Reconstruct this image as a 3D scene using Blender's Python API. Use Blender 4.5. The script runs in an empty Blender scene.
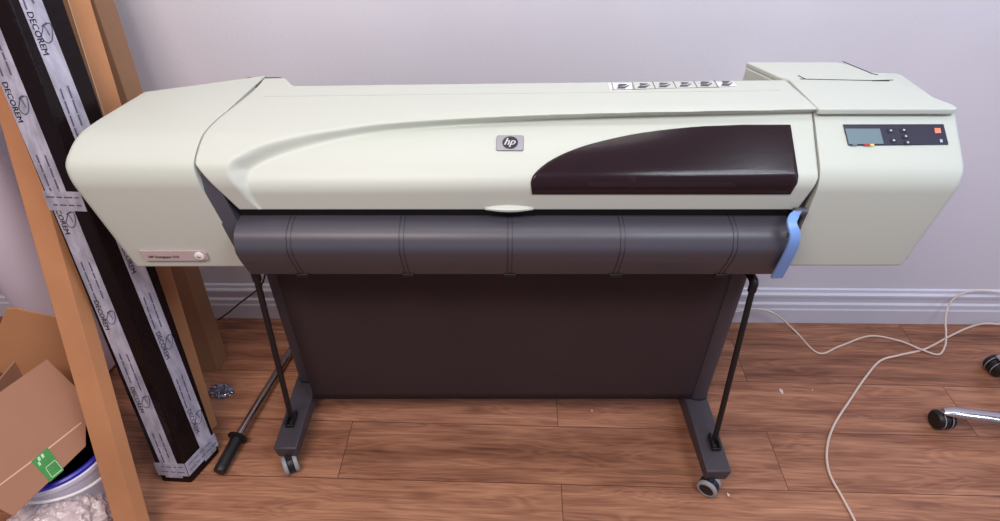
import bpy, bmesh, math, random
from mathutils import Vector, Matrix, noise
random.seed(7)
C = bpy.context.scene.collection
PI = math.pi

# ------------------------------------------------------------------ camera model (1000 x 521)
F = 590.0; TH = math.radians(38.6); DC = 1.53; H = 1.50
CAM = Vector((0, -DC, H))
fw = Vector((0, math.cos(TH), -math.sin(TH))); up = Vector((0, math.sin(TH), math.cos(TH)))
def ray(px, py): return fw + Vector(((px-500)/F, 0, 0)) + up*((260.5-py)/F)
def on_z(px, py, z):
    d = ray(px, py); return CAM + d*((z-H)/d.z)
def on_y(px, py, y):
    d = ray(px, py); return CAM + d*((y+DC)/d.y)
def on_plane(px, py, p, n):
    d = ray(px, py); n = Vector(n); return CAM + d*((Vector(p)-CAM).dot(n)/d.dot(n))
def zc(y, z): return (y+DC)*math.cos(TH) + (H-z)*math.sin(TH)
def pxx(x, y, z): return 500 + F*x/zc(y, z)

# ------------------------------------------------------------------ materials
def srgb(r, g, b):
    f = lambda c: (c/255/12.92) if c/255 <= .04045 else ((c/255+.055)/1.055)**2.4
    return (f(r), f(g), f(b), 1)
def mat(name, col, rough=.5, metal=0, bump=0, bscale=200, var=0, vscale=8, spec=.5, trans=0, coat=0, alpha=1, stretch=None):
    m = bpy.data.materials.new(name); m.use_nodes = True
    nt = m.node_tree; b = nt.nodes['Principled BSDF']; L = nt.links
    b.inputs['Base Color'].default_value = col; b.inputs['Roughness'].default_value = rough
    b.inputs['Metallic'].default_value = metal; b.inputs['Specular IOR Level'].default_value = spec
    b.inputs['Transmission Weight'].default_value = trans; b.inputs['Coat Weight'].default_value = coat
    b.inputs['Alpha'].default_value = alpha
    tc = nt.nodes.new('ShaderNodeTexCoord'); mp = nt.nodes.new('ShaderNodeMapping')
    if stretch: mp.inputs['Scale'].default_value = stretch
    L.new(tc.outputs['Object'], mp.inputs['Vector'])
    if var:
        n = nt.nodes.new('ShaderNodeTexNoise'); n.inputs['Scale'].default_value = vscale; n.inputs['Detail'].default_value = 6
        r = nt.nodes.new('ShaderNodeValToRGB')
        lo = tuple(max(0, c*(1-var)) for c in col[:3])+(1,); hi = tuple(min(1, c*(1+var)) for c in col[:3])+(1,)
        r.color_ramp.elements[0].color = lo; r.color_ramp.elements[1].color = hi
        r.color_ramp.elements[0].position = .3; r.color_ramp.elements[1].position = .7
        L.new(mp.outputs[0], n.inputs['Vector']); L.new(n.outputs['Fac'], r.inputs[0]); L.new(r.outputs[0], b.inputs['Base Color'])
    if bump:
        n = nt.nodes.new('ShaderNodeTexNoise'); n.inputs['Scale'].default_value = bscale; n.inputs['Detail'].default_value = 4
        u = nt.nodes.new('ShaderNodeBump'); u.inputs['Strength'].default_value = bump; u.inputs['Distance'].default_value = .002
        L.new(mp.outputs[0], n.inputs['Vector']); L.new(n.outputs['Fac'], u.inputs['Height']); L.new(u.outputs[0], b.inputs['Normal'])
    return m
M = {}
M['shell'] = mat('printer_shell', srgb(195, 201, 192), .42, bump=.06, bscale=900, spec=.4)
M['shell_l'] = M['shell']
M['dark'] = mat('dark_grey_plastic', srgb(72, 70, 80), .38, bump=.15, bscale=700)
M['core'] = mat('dark_inner_plastic', srgb(40, 38, 46), .5)
M['black'] = mat('black_plastic', srgb(22, 20, 22), .45)
M['stand'] = mat('stand_grey', srgb(66, 60, 68), .5, bump=.1, bscale=500)
M['sheet'] = mat('dark_brown_panel', srgb(50, 34, 38), .75, var=.12, vscale=3, bump=.3, bscale=300)
M['seam'] = mat('seam_line', srgb(34, 32, 40), .6)
M['blue'] = mat('blue_lever_plastic', srgb(120, 160, 225), .35)
M['silver'] = mat('silver_badge', srgb(150, 148, 156), .38, metal=.9)
M['badge_dark'] = mat('badge_dark', srgb(20, 18, 30), .4)
M['white'] = mat('white_plastic', srgb(232, 232, 234), .4)
M['lcd'] = mat('lcd_glass', srgb(112, 132, 142), .25)
M['panel'] = mat('control_panel_plastic', srgb(48, 46, 64), .35)
M['key'] = mat('key_dark', srgb(36, 36, 48), .4)
M['keysym'] = mat('key_symbol', srgb(175, 185, 205), .5)
M['orange'] = mat('orange_key', srgb(235, 135, 108), .5)
M['red'] = mat('red_mark', srgb(200, 40, 40), .5); M['yellow'] = mat('yellow_mark', srgb(245, 225, 90), .5)
M['card'] = mat('cardboard', srgb(186, 130, 90), .8, var=.10, vscale=6, bump=.15, bscale=120)
M['card_d'] = mat('cardboard_darker', srgb(160, 120, 90), .8, var=.08, vscale=5, bump=.15, bscale=120)
M['card_in'] = mat('cardboard_carton', srgb(168, 122, 98), .85, var=.06, vscale=5, bump=.12, bscale=140)
M['crease'] = mat('cardboard_crease', srgb(226, 190, 158), .8)
M['film'] = mat('black_stretch_film', srgb(24, 15, 17), .24, bump=1.0, bscale=40, spec=.2)
M['tape'] = mat('printed_white_tape', srgb(168, 166, 182), .3, var=.30, vscale=60, bump=1.0, bscale=60, stretch=(1, 1, .25))
M['ink'] = mat('tape_ink', srgb(50, 48, 62), .5)
M['ink_l'] = mat('tape_ink_pale', srgb(84, 82, 108), .5)
M['chrome'] = mat('chrome', srgb(210, 208, 215), .16, metal=1)
M['steel'] = mat('brushed_steel_rod', srgb(185, 172, 168), .25, metal=1)
M['tyre'] = mat('grey_tyre', srgb(150, 150, 155), .5)
M['cream'] = mat('cream_cable', srgb(215, 196, 182), .45)
M['green'] = mat('green_sticker', srgb(46, 140, 44), .45, var=.15, vscale=40)
M['stick_w'] = mat('sticker_print', srgb(190, 225, 190), .5)
M['bluerim'] = mat('blue_rim', srgb(36, 30, 170), .35)
M['bucket'] = mat('white_bucket', srgb(222, 220, 236), .35)
M['roll'] = mat('white_roll', srgb(226, 212, 228), .6, var=.04, vscale=4)
M['paper'] = mat('paper_scrap', srgb(225, 205, 195), .8)
M['bag'] = mat('clear_crinkled_plastic', srgb(226, 208, 208), .14, bump=1.0, bscale=130, alpha=.92, spec=1.0, var=.15, vscale=60)
M['foil'] = mat('crinkled_foil', srgb(150, 150, 170), .15, metal=.8, bump=.5, bscale=50)
M['rail'] = mat('carriage_rail', srgb(220, 205, 210), .35)
# smoked window: tinted see-through plus gloss
m = bpy.data.materials.new('smoked_window'); m.use_nodes = True; nt = m.node_tree; nt.nodes.clear()
o_ = nt.nodes.new('ShaderNodeOutputMaterial'); mx = nt.nodes.new('ShaderNodeMixShader'); tr = nt.nodes.new('ShaderNodeBsdfTransparent')
pb = nt.nodes.new('ShaderNodeBsdfPrincipled'); pb.inputs['Base Color'].default_value = srgb(58, 40, 48); pb.inputs['Roughness'].default_value = .18
tr.inputs['Color'].default_value = (.50, .46, .47, 1); mx.inputs[0].default_value = .42
nt.links.new(tr.outputs[0], mx.inputs[1]); nt.links.new(pb.outputs[0], mx.inputs[2]); nt.links.new(mx.outputs[0], o_.inputs[0])
M['window'] = m

# wall paint
m = mat('lavender_wall_paint', srgb(220, 218, 228), .55, var=.05, vscale=1.6, bump=.25, bscale=90); M['wall'] = m
M['base'] = mat('white_baseboard_paint', srgb(214, 214, 226), .35)
# laminate
def floor_mat():
    m = bpy.data.materials.new('oak_laminate'); m.use_nodes = True; nt = m.node_tree; L = nt.links; N = nt.nodes.new
    b = nt.nodes['Principled BSDF']
    tc = N('ShaderNodeTexCoord'); mp = N('ShaderNodeMapping'); L.new(tc.outputs['Object'], mp.inputs[0])
    mp.inputs['Location'].default_value = FLOOR_OFF
    br = N('ShaderNodeTexBrick'); br.offset = .5; br.offset_frequency = 2; br.squash = 1
    br.inputs['Scale'].default_value = 1; br.inputs['Brick Width'].default_value = 1.244; br.inputs['Row Height'].default_value = .19
    br.inputs['Mortar Size'].default_value = .0011; br.inputs['Mortar Smooth'].default_value = .3; br.inputs['Bias'].default_value = 0
    br.inputs['Color1'].default_value = (0, 0, 0, 1); br.inputs['Color2'].default_value = (1, 1, 1, 1); br.inputs['Mortar'].default_value = (.5, .5, .5, 1)
    L.new(mp.outputs[0], br.inputs[0])
    # shift the grain per plank
    sep = N('ShaderNodeSeparateColor'); L.new(br.outputs['Color'], sep.inputs[0])
    mul = N('ShaderNodeVectorMath'); mul.operation = 'MULTIPLY_ADD'
    cmb = N('ShaderNodeCombineXYZ'); 
    for i in range(3): L.new(sep.outputs[0], cmb.inputs[i])
    mul.inputs[1].default_value = (7.3, 3.1, 5.0); L.new(cmb.outputs[0], mul.inputs[0]); L.new(mp.outputs[0], mul.inputs[2])
    st = N('ShaderNodeMapping'); st.inputs['Scale'].default_value = (1.2, 11, 1); L.new(mul.outputs[0], st.inputs[0])
    n1 = N('ShaderNodeTexNoise'); n1.inputs['Scale'].default_value = 1.6; n1.inputs['Detail'].default_value = 3; n1.inputs['Distortion'].default_value = .6; L.new(st.outputs[0], n1.inputs[0])
    # cathedral rings from the noise field
    w = N('ShaderNodeMath'); w.operation = 'MULTIPLY'; w.inputs[1].default_value = 70; L.new(n1.outputs['Fac'], w.inputs[0])
    sn = N('ShaderNodeMath'); sn.operation = 'SINE'; L.new(w.outputs[0], sn.inputs[0])
    st2 = N('ShaderNodeMapping'); st2.inputs['Scale'].default_value = (4, 110, 1); L.new(mul.outputs[0], st2.inputs[0])
    n2 = N('ShaderNodeTexNoise'); n2.inputs['Scale'].default_value = 1.5; n2.inputs['Detail'].default_value = 6; L.new(st2.outputs[0], n2.inputs[0])
    n3 = N('ShaderNodeTexNoise'); n3.inputs['Scale'].default_value = 2.2; n3.inputs['Detail'].default_value = 2; L.new(st.outputs[0], n3.inputs[0])
    def madd(a, k, c):
        x = N('ShaderNodeMath'); x.operation = 'MULTIPLY_ADD'; L.new(a, x.inputs[0]); x.inputs[1].default_value = k
        if isinstance(c, (int, float)): x.inputs[2].default_value = c
        else: L.new(c, x.inputs[2])
        return x.outputs[0]
    v = madd(sn.outputs[0], .045, .08); v = madd(n2.outputs['Fac'], .38, v); v = madd(n3.outputs['Fac'], .5, v); v = madd(sep.outputs[0], .12, v)
    r = N('ShaderNodeValToRGB'); e = r.color_ramp.elements
    e[0].position = .36; e[0].color = srgb(98, 62, 47); e[1].position = .80; e[1].color = srgb(190, 137, 106)
    x = e.new(.56); x.color = srgb(146, 98, 75)
    L.new(v, r.inputs[0])
    # knots
    vo = N('ShaderNodeTexVoronoi'); vo.inputs['Scale'].default_value = 2.3
    stk = N('ShaderNodeMapping'); stk.inputs['Scale'].default_value = (1, 2.6, 1); L.new(mul.outputs[0], stk.inputs[0]); L.new(stk.outputs[0], vo.inputs[0])
    kr = N('ShaderNodeMapRange'); kr.inputs[1].default_value = .02; kr.inputs[2].default_value = .13; kr.inputs[3].default_value = .55; kr.inputs[4].default_value = 0
    L.new(vo.outputs['Distance'], kr.inputs[0])
    mk = N('ShaderNodeMix'); mk.data_type = 'RGBA'; L.new(kr.outputs[0], mk.inputs[0]); L.new(r.outputs[0], mk.inputs[6]); mk.inputs[7].default_value = srgb(92, 56, 42)
    mm = N('ShaderNodeMix'); mm.data_type = 'RGBA'; L.new(br.outputs['Fac'], mm.inputs[0]); L.new(mk.outputs[2], mm.inputs[6]); mm.inputs[7].default_value = srgb(70, 42, 32)
    L.new(mm.outputs[2], b.inputs['Base Color'])
    b.inputs['Roughness'].default_value = .42; b.inputs['Specular IOR Level'].default_value = .35
    bu = N('ShaderNodeBump'); bu.inputs['Strength'].default_value = .25; bu.inputs['Distance'].default_value = .001; L.new(v, bu.inputs['Height']); L.new(bu.outputs[0], b.inputs['Normal'])
    return m
FLOOR_OFF = (.434, .067, 0)

# ------------------------------------------------------------------ helpers
def link(name, me, m=None, parent=None, smooth=True, ang=35):
    o = bpy.data.objects.new(name, me); C.objects.link(o)
    if m and not me.materials: me.materials.append(m)
    if parent: o.parent = parent
    for p in me.polygons: p.use_smooth = smooth
    if smooth: me.set_sharp_from_angle(angle=math.radians(ang))
    return o
def pyd(name, verts, faces, m, parent=None, smooth=True, ang=35):
    me = bpy.data.meshes.new(name); me.from_pydata([tuple(v) for v in verts], [], faces); me.validate()
    bm = bmesh.new(); bm.from_mesh(me); bmesh.ops.recalc_face_normals(bm, faces=bm.faces); bm.to_mesh(me); bm.free()
    return link(name, me, m, parent, smooth, ang)
def tag(o, label=None, cat=None, group=None, kind=None):
    if label: o['label'] = label
    if cat: o['category'] = cat
    if group: o['group'] = group
    if kind: o['kind'] = kind
    return o
def empty(name, loc=(0, 0, 0), rz=0):
    o = bpy.data.objects.new(name, None); C.objects.link(o); o.location = loc; o.rotation_euler.z = rz
    o.empty_display_size = .05; return o
class MB:
    def __init__(s): s.v = []; s.f = []
    def add(s, V, Fc):
        k = len(s.v); s.v += [Vector(v) for v in V]; s.f += [tuple(i+k for i in f) for f in Fc]; return s
    def box(s, x0, x1, y0, y1, z0, z1):
        return s.add([(x0,y0,z0),(x1,y0,z0),(x1,y1,z0),(x0,y1,z0),(x0,y0,z1),(x1,y0,z1),(x1,y1,z1),(x0,y1,z1)],
            [(0,3,2,1),(4,5,6,7),(0,1,5,4),(1,2,6,5),(2,3,7,6),(3,0,4,7)])
    def obox(s, o, a, b, c):     # origin + three edge vectors
        o, a, b, c = map(Vector, (o, a, b, c))
        return s.add([o, o+a, o+a+b, o+b, o+c, o+a+c, o+a+b+c, o+b+c], [(0,3,2,1),(4,5,6,7),(0,1,5,4),(1,2,6,5),(2,3,7,6),(3,0,4,7)])
    def tube(s, pts, r, n=12, cap=True):
        pts = [Vector(p) for p in pts]; k = len(s.v); rings = []
        t0 = (pts[1]-pts[0]).normalized(); u = t0.orthogonal().normalized()
        for i, p in enumerate(pts):
            t = (pts[min(i+1, len(pts)-1)]-pts[max(i-1, 0)]).normalized()
            u = (u - t*u.dot(t)).normalized(); w = t.cross(u)
            rr = r[i] if isinstance(r, (list, tuple)) else r
            rings.append([p+(u*math.cos(2*PI*j/n)+w*math.sin(2*PI*j/n))*rr for j in range(n)])
        V = [q for rg in rings for q in rg]; Fc = []
        for i in range(len(pts)-1):
            for j in range(n):
                a = i*n+j; b = i*n+(j+1) % n; Fc.append((a, b, b+n, a+n))
        if cap: Fc.append(tuple(range(n-1, -1, -1))); Fc.append(tuple((len(pts)-1)*n+j for j in range(n)))
        return s.add(V, Fc)
    def lathe(s, o, axis, prof, n=32):   # prof: (distance along axis, radius)
        o = Vector(o); a = Vector(axis).normalized(); u = a.orthogonal().normalized(); w = a.cross(u); V = []; Fc = []
        for (h, r) in prof:
            for j in range(n): V.append(o+a*h+(u*math.cos(2*PI*j/n)+w*math.sin(2*PI*j/n))*max(r, 1e-5))
        for i in range(len(prof)-1):
            for j in range(n):
                p = i*n+j; q = i*n+(j+1) % n; Fc.append((p, q, q+n, p+n))
        Fc.append(tuple(range(n-1, -1, -1))); Fc.append(tuple((len(prof)-1)*n+j for j in range(n)))
        return s.add(V, Fc)
    def poly(s, pts, thick):     # pts planar outline, thick vector
        pts = [Vector(p) for p in pts]; n = len(pts); t = Vector(thick)
        return s.add(pts+[p+t for p in pts], [tuple(range(n-1, -1, -1)), tuple(range(n, 2*n))]+[(i, (i+1) % n, (i+1) % n+n, i+n) for i in range(n)])
    def build(s, name, m, parent=None, smooth=True, ang=35, bevel=0, seg=2):
        o = pyd(name, s.v, s.f, m, parent, smooth, ang)
        if bevel:
            b = o.modifiers.new('bevel', 'BEVEL'); b.width = bevel; b.segments = seg; b.limit_method = 'ANGLE'; b.angle_limit = math.radians(40)
        return o
def smoothpath(P, n=12, closed=False):
    P = [Vector(p) for p in P]; out = []
    N = len(P)
    for i in range(N if closed else N-1):
        if closed: a, b, c, d = P[(i-1) % N], P[i], P[(i+1) % N], P[(i+2) % N]
        else: a, b, c, d = P[max(i-1, 0)], P[i], P[i+1], P[min(i+2, N-1)]
        for k in range(n):
            t = k/n
            out.append(.5*((2*b)+(c-a)*t+(2*a-5*b+4*c-d)*t*t+(3*b-a-3*c+d)*t**3))
    if not closed: out.append(P[-1])
    return out
def fillet(P, rad, n=6):
    """rounds the corners of an open 2-D/3-D polyline"""
    P = [Vector(p) for p in P]; out = [P[0]]
    if not isinstance(rad, (list, tuple)): rad = [rad]*len(P)
    for i in range(1, len(P)-1):
        a = P[i-1]-P[i]; b = P[i+1]-P[i]; r = min(rad[i], a.length*.48, b.length*.48)
        p0 = P[i]+a.normalized()*r; p1 = P[i]+b.normalized()*r
        for k in range(n+1):
            t = k/n; out.append(p0*(1-t)**2+P[i]*2*t*(1-t)+p1*t*t)
    out.append(P[-1]); return out
def ss(t): t = max(0, min(1, t)); return t*t*(3-2*t)
def text_mesh(s, size, bold=False, shear=0, extrude=.0):
    cu = bpy.data.curves.new('t', 'FONT'); cu.body = s; cu.size = size; cu.align_x = 'LEFT'; cu.shear = shear; cu.extrude = extrude; cu.resolution_u = 2
    o = bpy.data.objects.new('t', cu); C.objects.link(o); dg = bpy.context.evaluated_depsgraph_get()
    me = bpy.data.meshes.new_from_object(o.evaluated_get(dg)); bpy.data.objects.remove(o)
    V = [v.co.copy() for v in me.vertices]; Fc = [tuple(p.vertices) for p in me.polygons]; bpy.data.meshes.remove(me)
    if bold:          # heavier strokes: the same outlines laid again, a hair to the side
        V0, F0 = list(V), list(Fc)
        for k, (ax, ay) in enumerate(((.022, 0), (.044, 0), (.022, .018)), 1):
            V += [Vector((v.x+ax*size, v.y+ay*size, k*1e-5)) for v in V0]; Fc += [tuple(i+k*len(V0) for i in f) for f in F0]
    return V, Fc
def text_on(mb, s, size, o, ex, ey, bold=False, shear=0, n=None, center=False):
    V, Fc = text_mesh(s, size, bold, shear)
    o, ex, ey = Vector(o), Vector(ex).normalized(), Vector(ey).normalized()
    if center:
        xs = [v.x for v in V]; ys = [v.y for v in V]; cx = (min(xs)+max(xs))/2; cy = (min(ys)+max(ys))/2
    else: cx = cy = 0
    mb.add([o+ex*(v.x-cx)+ey*(v.y-cy) for v in V], Fc)

# ------------------------------------------------------------------ setting
RW = math.radians(-.7); RF = math.radians(-1.7)
fl = MB().box(-3.2, 3.2, -3.4, 1.0, -.03, 0).build('floor', floor_mat(), smooth=False); fl.rotation_euler.z = RF; tag(fl, kind='structure')
fl.data.materials[0] = fl.data.materials[0]
wb = MB().box(-3.2, 3.2, 0, .12, -.03, 2.7).build('wall_back', M['wall'], smooth=False); wb.rotation_euler.z = RW; wb.location.y = .022; tag(wb, kind='structure')
pr = [(0, 0), (-.020, 0), (-.020, .062), (-.017, .068), (-.017, .086), (-.011, .093), (-.011, .112), (-.015, .118), (-.015, .128), (-.008, .135), (-.006, .146), (0, .150)]
V = []; n = len(pr)
for x in (-3.2, 3.2): V += [(x, y, z) for y, z in pr]
bb = pyd('baseboard_back', V, [(i, (i+1) % n, (i+1) % n+n, i+n) for i in range(n)]+[tuple(range(n)), tuple(range(2*n-1, n-1, -1))], M['base'], smooth=False)
bb.rotation_euler.z = RW; bb.location.y = .022; tag(bb, kind='structure')

# ------------------------------------------------------------------ plotter
plot = empty('large_format_printer', (.02, -.40, 0))
tag(plot, 'wide off-white and grey floor standing printer with smoked window on a wheeled stand', 'printer')
OFF = Vector((.02, -.40, 0))
def fix(o):                      # geometry written in world space, parent at OFF (unrotated)
    return o
class _P:                        # parts parent helper: keeps world-space coordinates
    pass
def part(o, parent=plot):
    o.parent = parent
    o.matrix_parent_inverse = Matrix.Translation(-OFF)
    return o
def sub(o, parent):
    o.parent = parent; return o

def prof2(P, rad): return [(p.x, p.y) for p in fillet([Vector((a, b, 0)) for a, b in P], rad)]
PL = prof2([(-.04, .974), (-.40, .970), (-.470, .966), (-.527, .940), (-.541, .905), (-.530, .81)], [0, .1, .06, .03, .03, 0])
# lower (sunken) face on the left
PLi = prof2([(-.04, .952), (-.40, .948), (-.458, .942), (-.507, .915), (-.531, .888), (-.529, .81)], [0, .1, .05, .03, .02, 0])
PRf = prof2([(-.04, .994), (-.437, 1.001), (-.545, .908), (-.530, .81)], [0, .004, .022, 0])
PRo = prof2([(-.04, 1.000), (-.44, 1.016), (-.462, 1.013), (-.556, .915), (-.543, .81)], [0, .02, .006, .02, 0])
def hitd(prof, py):
    d = ray(500, py); best = None
    for (y0, z0), (y1, z1) in zip(prof, prof[1:]):
        # CAM + t d crosses segment
        ax, az = y1-y0, z1-z0; den = d.y*az-d.z*ax
        if abs(den) < 1e-12: continue
        t = ((y0+DC)*az-(z0-H)*ax)/den
        s = (((y0+DC)*d.z-(z0-H)*d.y))/den
        if t > 0 and -1e-6 <= s <= 1+1e-6 and (best is None or t < best): best = t
    return best
def kx(x): return ss((x+.45)/.95)
_cache = {}
def hd(key, prof, py):
    k = (key, round(py, 3))
    if k not in _cache:
        t = hitd(prof, py); _cache[k] = t
    return _cache[k]
outer = [(262,211),(250,203),(237.5,190),(226,174),(228,161),(240,152),(253,145.5),(272,139),(295,133.5),(330,128),(372,122.7),(430,118.8),(500,116),(560,114),(633,112.3),(720,110.6),(814,109),(840,108.6)]
inner = [(262,211),(254,199),(246,187),(243.5,180),(247,170.5),(258,163.5),(276,156.5),(314,146),(345,139.5),(372,134.4),(410,130.5),(449,127.2),(500,123.4),(560,120),(633,117),(720,115),(814,113.2),(840,112.8)]
outer = [(p.x, p.y) for p in smoothpath([(a, b, 0) for a, b in outer], 4)]
inner = [(p.x, p.y) for p in smoothpath([(a, b, 0) for a, b in inner], 4)]
def inpoly(x, y, P):
    c = False; j = len(P)-1
    for i in range(len(P)):
        if (P[i][1] > y) != (P[j][1] > y) and x < (P[j][0]-P[i][0])*(y-P[i][1])/(P[j][1]-P[i][1])+P[i][0]: c = not c
        j = i
    return c
def dist_pl(x, y, P):
    b = 1e9
    for (x0, y0), (x1, y1) in zip(P, P[1:]):
        dx, dy = x1-x0, y1-y0; t = max(0, min(1, ((x-x0)*dx+(y-y0)*dy)/(dx*dx+dy*dy+1e-9)))
        d = (x-x0-t*dx)**2+(y-y0-t*dy)**2
        if d < b: b = d
    return math.sqrt(b)
outP = outer+[(900, 108), (900, 230), (262, 230)]; inP = inner+[(900, 112), (900, 230), (262, 230)]
def wmask(px, py):
    if inpoly(px, py, inP): return 1.0
    if inpoly(px, py, outP):
        a = dist_pl(px, py, outer); b = dist_pl(px, py, inner); return ss(a/(a+b+1e-9))
    return 0.0
def hood_pt(x, py, w=None, lift=0):
    k = kx(x)
    tL = hd('L', PL, py); tLi = hd('Li', PLi, py); tR = hd('Ro', PRo, py); tRi = hd('Rf', PRf, py)
    tO = tL*(1-k)+tR*k; tI = tLi*(1-k)+tRi*k
    if w is None:
        px = 500+F*x/tO; w = wmask(px, py)
    t = tO*(1-w)+tI*w - lift
    d = ray(500, py)
    return Vector((x, -DC+d.y*t, H+d.z*t))
def hood_from_px(px, py, lift=0, w=1.0):
    x = 0
    for _ in range(6):
        k = kx(x); tI = hd('Li', PLi, py)*(1-k)+hd('Rf', PRf, py)*k; tO = hd('L', PL, py)*(1-k)+hd('Ro', PRo, py)*k
        x = (px-500)/F*(tI*w+tO*(1-w))
    return hood_pt(x, py, w, lift)

# window outline in picture rows -> left/right bounds
win_arc = [(530.5,183),(533,175.5),(540,168),(551,160),(566,152.5),(585,145.5),(610,139),(640,133),(680,128),(720,125.3),(760,124.3),(790,124.2)]
win_arc = [(p.x, p.y) for p in smoothpath([(a, b, 0) for a, b in win_arc], 5)]
def win_left(py):
    if py >= 183: return 530.5+(py-183)*.12
    for (x0, y0), (x1, y1) in zip(win_arc, win_arc[1:]):
        if y1 <= py <= y0: return x0+(x1-x0)*((y0-py)/(y0-y1+1e-9))
    return 790
def win_right(py):
    if py < 176: return 790+(py-124)*(8/52)
    if py < 183: return 798-(py-176)*.15
    return 797-(py-183)*.62
XL, XR = -.587, .612
def XLf(py):
    t = hd('L', PL, py); y = -DC+ray(500, py).y*t
    return XL+.036*ss((y+.47)/.26)+(0 if py < 164 else .060*((py-164)/45.5))
NX, NY = 440, 168
V = []; Fc = []; rows = []
def pytop(x): return 86-ss((x+.55)/.15)*0 - (x+.55)/1.15*6
for i in range(NX+1):
    x0 = XL+(XR-XL)*i/NX
    for j in range(NY+1):
        t = j/NY
        top = pytop(x0)
        if x0 < -.50: top -= 8*ss((-.50-x0)/.045)
        py = top+(209.5-top)*t
        xl = XLf(py)
        xr = XR+.004 if py < 178 else XR+.004-.016*((py-178)/31.5)
        V.append(hood_pt(xl+(xr-xl)*i/NX, py))
for i in range(NX):
    for j in range(NY):
        a = i*(NY+1)+j
        c = (V[a]+V[a+NY+2])*.5
        cp = c-CAM; zz = cp.dot(fw); px = 500+F*cp.x/zz; py = 260.5-F*cp.dot(up)/zz
        if 126.5 < py < 191.5 and win_left(py)+3 < px < win_right(py)-3: continue
        Fc.append((a, a+1, a+NY+2, a+NY+1))
hood = part(pyd('top_cover', V, Fc, M['shell'], smooth=True, ang=50))
sd = hood.modifiers.new('thick', 'SOLIDIFY'); sd.thickness = .004; sd.offset = -1
# make normals face out/up
me = hood.data; 
if sum(p.normal.z for p in me.polygons) < 0: me.flip_normals()

# smoked window shell
V = []; Fc = []; NU, NV = 90, 46; y0, y1 = 124.6, 194.5
for j in range(NV+1):
    py = y0+(y1-y0)*(j/NV)**1.0; l, r = win_left(py), win_right(py)
    for i in range(NU+1): V.append(hood_from_px(l+(r-l)*(i/NU), py, .0022))
for j in range(NV):
    for i in range(NU):
        a = j*(NU+1)+i; Fc.append((a, a+NU+1, a+NU+2, a+1))
win = pyd('viewing_window', V, Fc, M['window'], ang=60); part(win, hood); win.matrix_parent_inverse = Matrix.Identity(4)
if sum(p.normal.z for p in win.data.polygons) < 0: win.data.flip_normals()
s_ = win.modifiers.new('t', 'SOLIDIFY'); s_.thickness = .0015; s_.offset = -1

# badge: plate + oval + letters
def hood_frame(px, py):
    p = hood_from_px(px, py); q = hood_from_px(px, py+6); r = hood_from_px(px+6, py)
    ex = (r-p).normalized(); ey = (p-q).normalized(); ez = ex.cross(ey).normalized(); ey = ez.cross(ex)
    return p, ex, ey, ez
p, ex, ey, ez = hood_frame(510, 143.5)
def rrect(o, ex, ey, w, h, r, n=5):
    out = []
    for cx, cy, a0 in ((w/2-r, h/2-r, 0), (-w/2+r, h/2-r, 90), (-w/2+r, -h/2+r, 180), (w/2-r, -h/2+r, 270)):
        for k in range(n+1):
            a = math.radians(a0+90*k/n); out.append(o+ex*(cx+r*math.cos(a))+ey*(cy+r*math.sin(a)))
    return out
bad = part(MB().poly(rrect(p, ex, ey, .054, .036, .004), ez*.003).build('badge', M['silver'], bevel=.0006), hood); bad.matrix_parent_inverse = Matrix.Identity(4)
b = MB(); b.poly([p+ex*(.0005+.0158*math.cos(a*PI/18))+ey*(.0148*math.sin(a*PI/18))+ez*.003 for a in range(36)], ez*.0004)
def subw(o, par):
    o.parent = par; return o
# depth limit is thing > part > sub-part, so the badge details are sub-parts of the cover too
bo = subw(b.build('badge_oval', M['badge_dark'], smooth=False), hood)
b = MB(); text_on(b, 'hp', .0225, p+ez*.0038, ex, ey+ex*.0, bold=True, shear=.35, center=True)
subw(b.build('badge_lettering', M['white'], smooth=False), hood)
# handle notch at the lip
b = MB(); hp_ = hood_from_px(509, 207.5)
Vv = []; n = 24
for i in range(n+1):
    t = i/n; x = -.049+.098*t; h = .0005+.0085*math.sin(PI*t)
    for (dy, dz) in ((-.001, h*.75), (-.008*math.sin(PI*t)-.002, h*.2-.002), (-.007*math.sin(PI*t)-.002, -.004-h*.15), (.004, -.004), (.006, h*.5)):
        Vv.append(hp_+Vector((x, dy, dz)))
Ff = [(i*5+j, i*5+(j+1) % 5, (i+1)*5+(j+1) % 5, (i+1)*5+j) for i in range(n) for j in range(5)]
subw(b.add(Vv, Ff).build('grip_tab', M['shell']), hood)
# instruction sticker on top rear
q0 = [hood_from_px(x, y, .0008, 0) for x, y in ((610, 91.2), (739, 87.8), (733, 82.6), (608, 83.2))]
up_n = (q0[1]-q0[0]).cross(q0[3]-q0[0]).normalized()
stk = subw(MB().poly(q0, up_n*.0006).build('instruction_sticker', M['white'], smooth=False), hood)
b = MB(); ex = (q0[1]-q0[0]); ey = (q0[3]-q0[0]); o0 = q0[0]+up_n*.0012
def sp(u, v): return o0+ex*u+ey*v
random.seed(3)
b.poly([sp(.01, .06), sp(.99, .06), sp(.99, .10), sp(.01, .10)], up_n*.0003)
for k in range(6):
    u = .025+k*.163
    b.poly([sp(u, .1), sp(u+.006, .1), sp(u+.006, .95), sp(u, .95)], up_n*.0003)
    b.poly([sp(u+.03, .25), sp(u+.09, .22), sp(u+.12, .45), sp(u+.05, .50)], up_n*.0003)
    b.poly([sp(u+.04+.02*(k % 2), .55), sp(u+.10, .58), sp(u+.125, .75), sp(u+.06, .82)], up_n*.0003)
    b.poly([sp(u+.10, .35), sp(u+.135, .55), sp(u+.13, .62), sp(u+.095, .42)], up_n*.0003)
subw(b.build('sticker_pictograms', M['dark'], smooth=False), hood)
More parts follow.
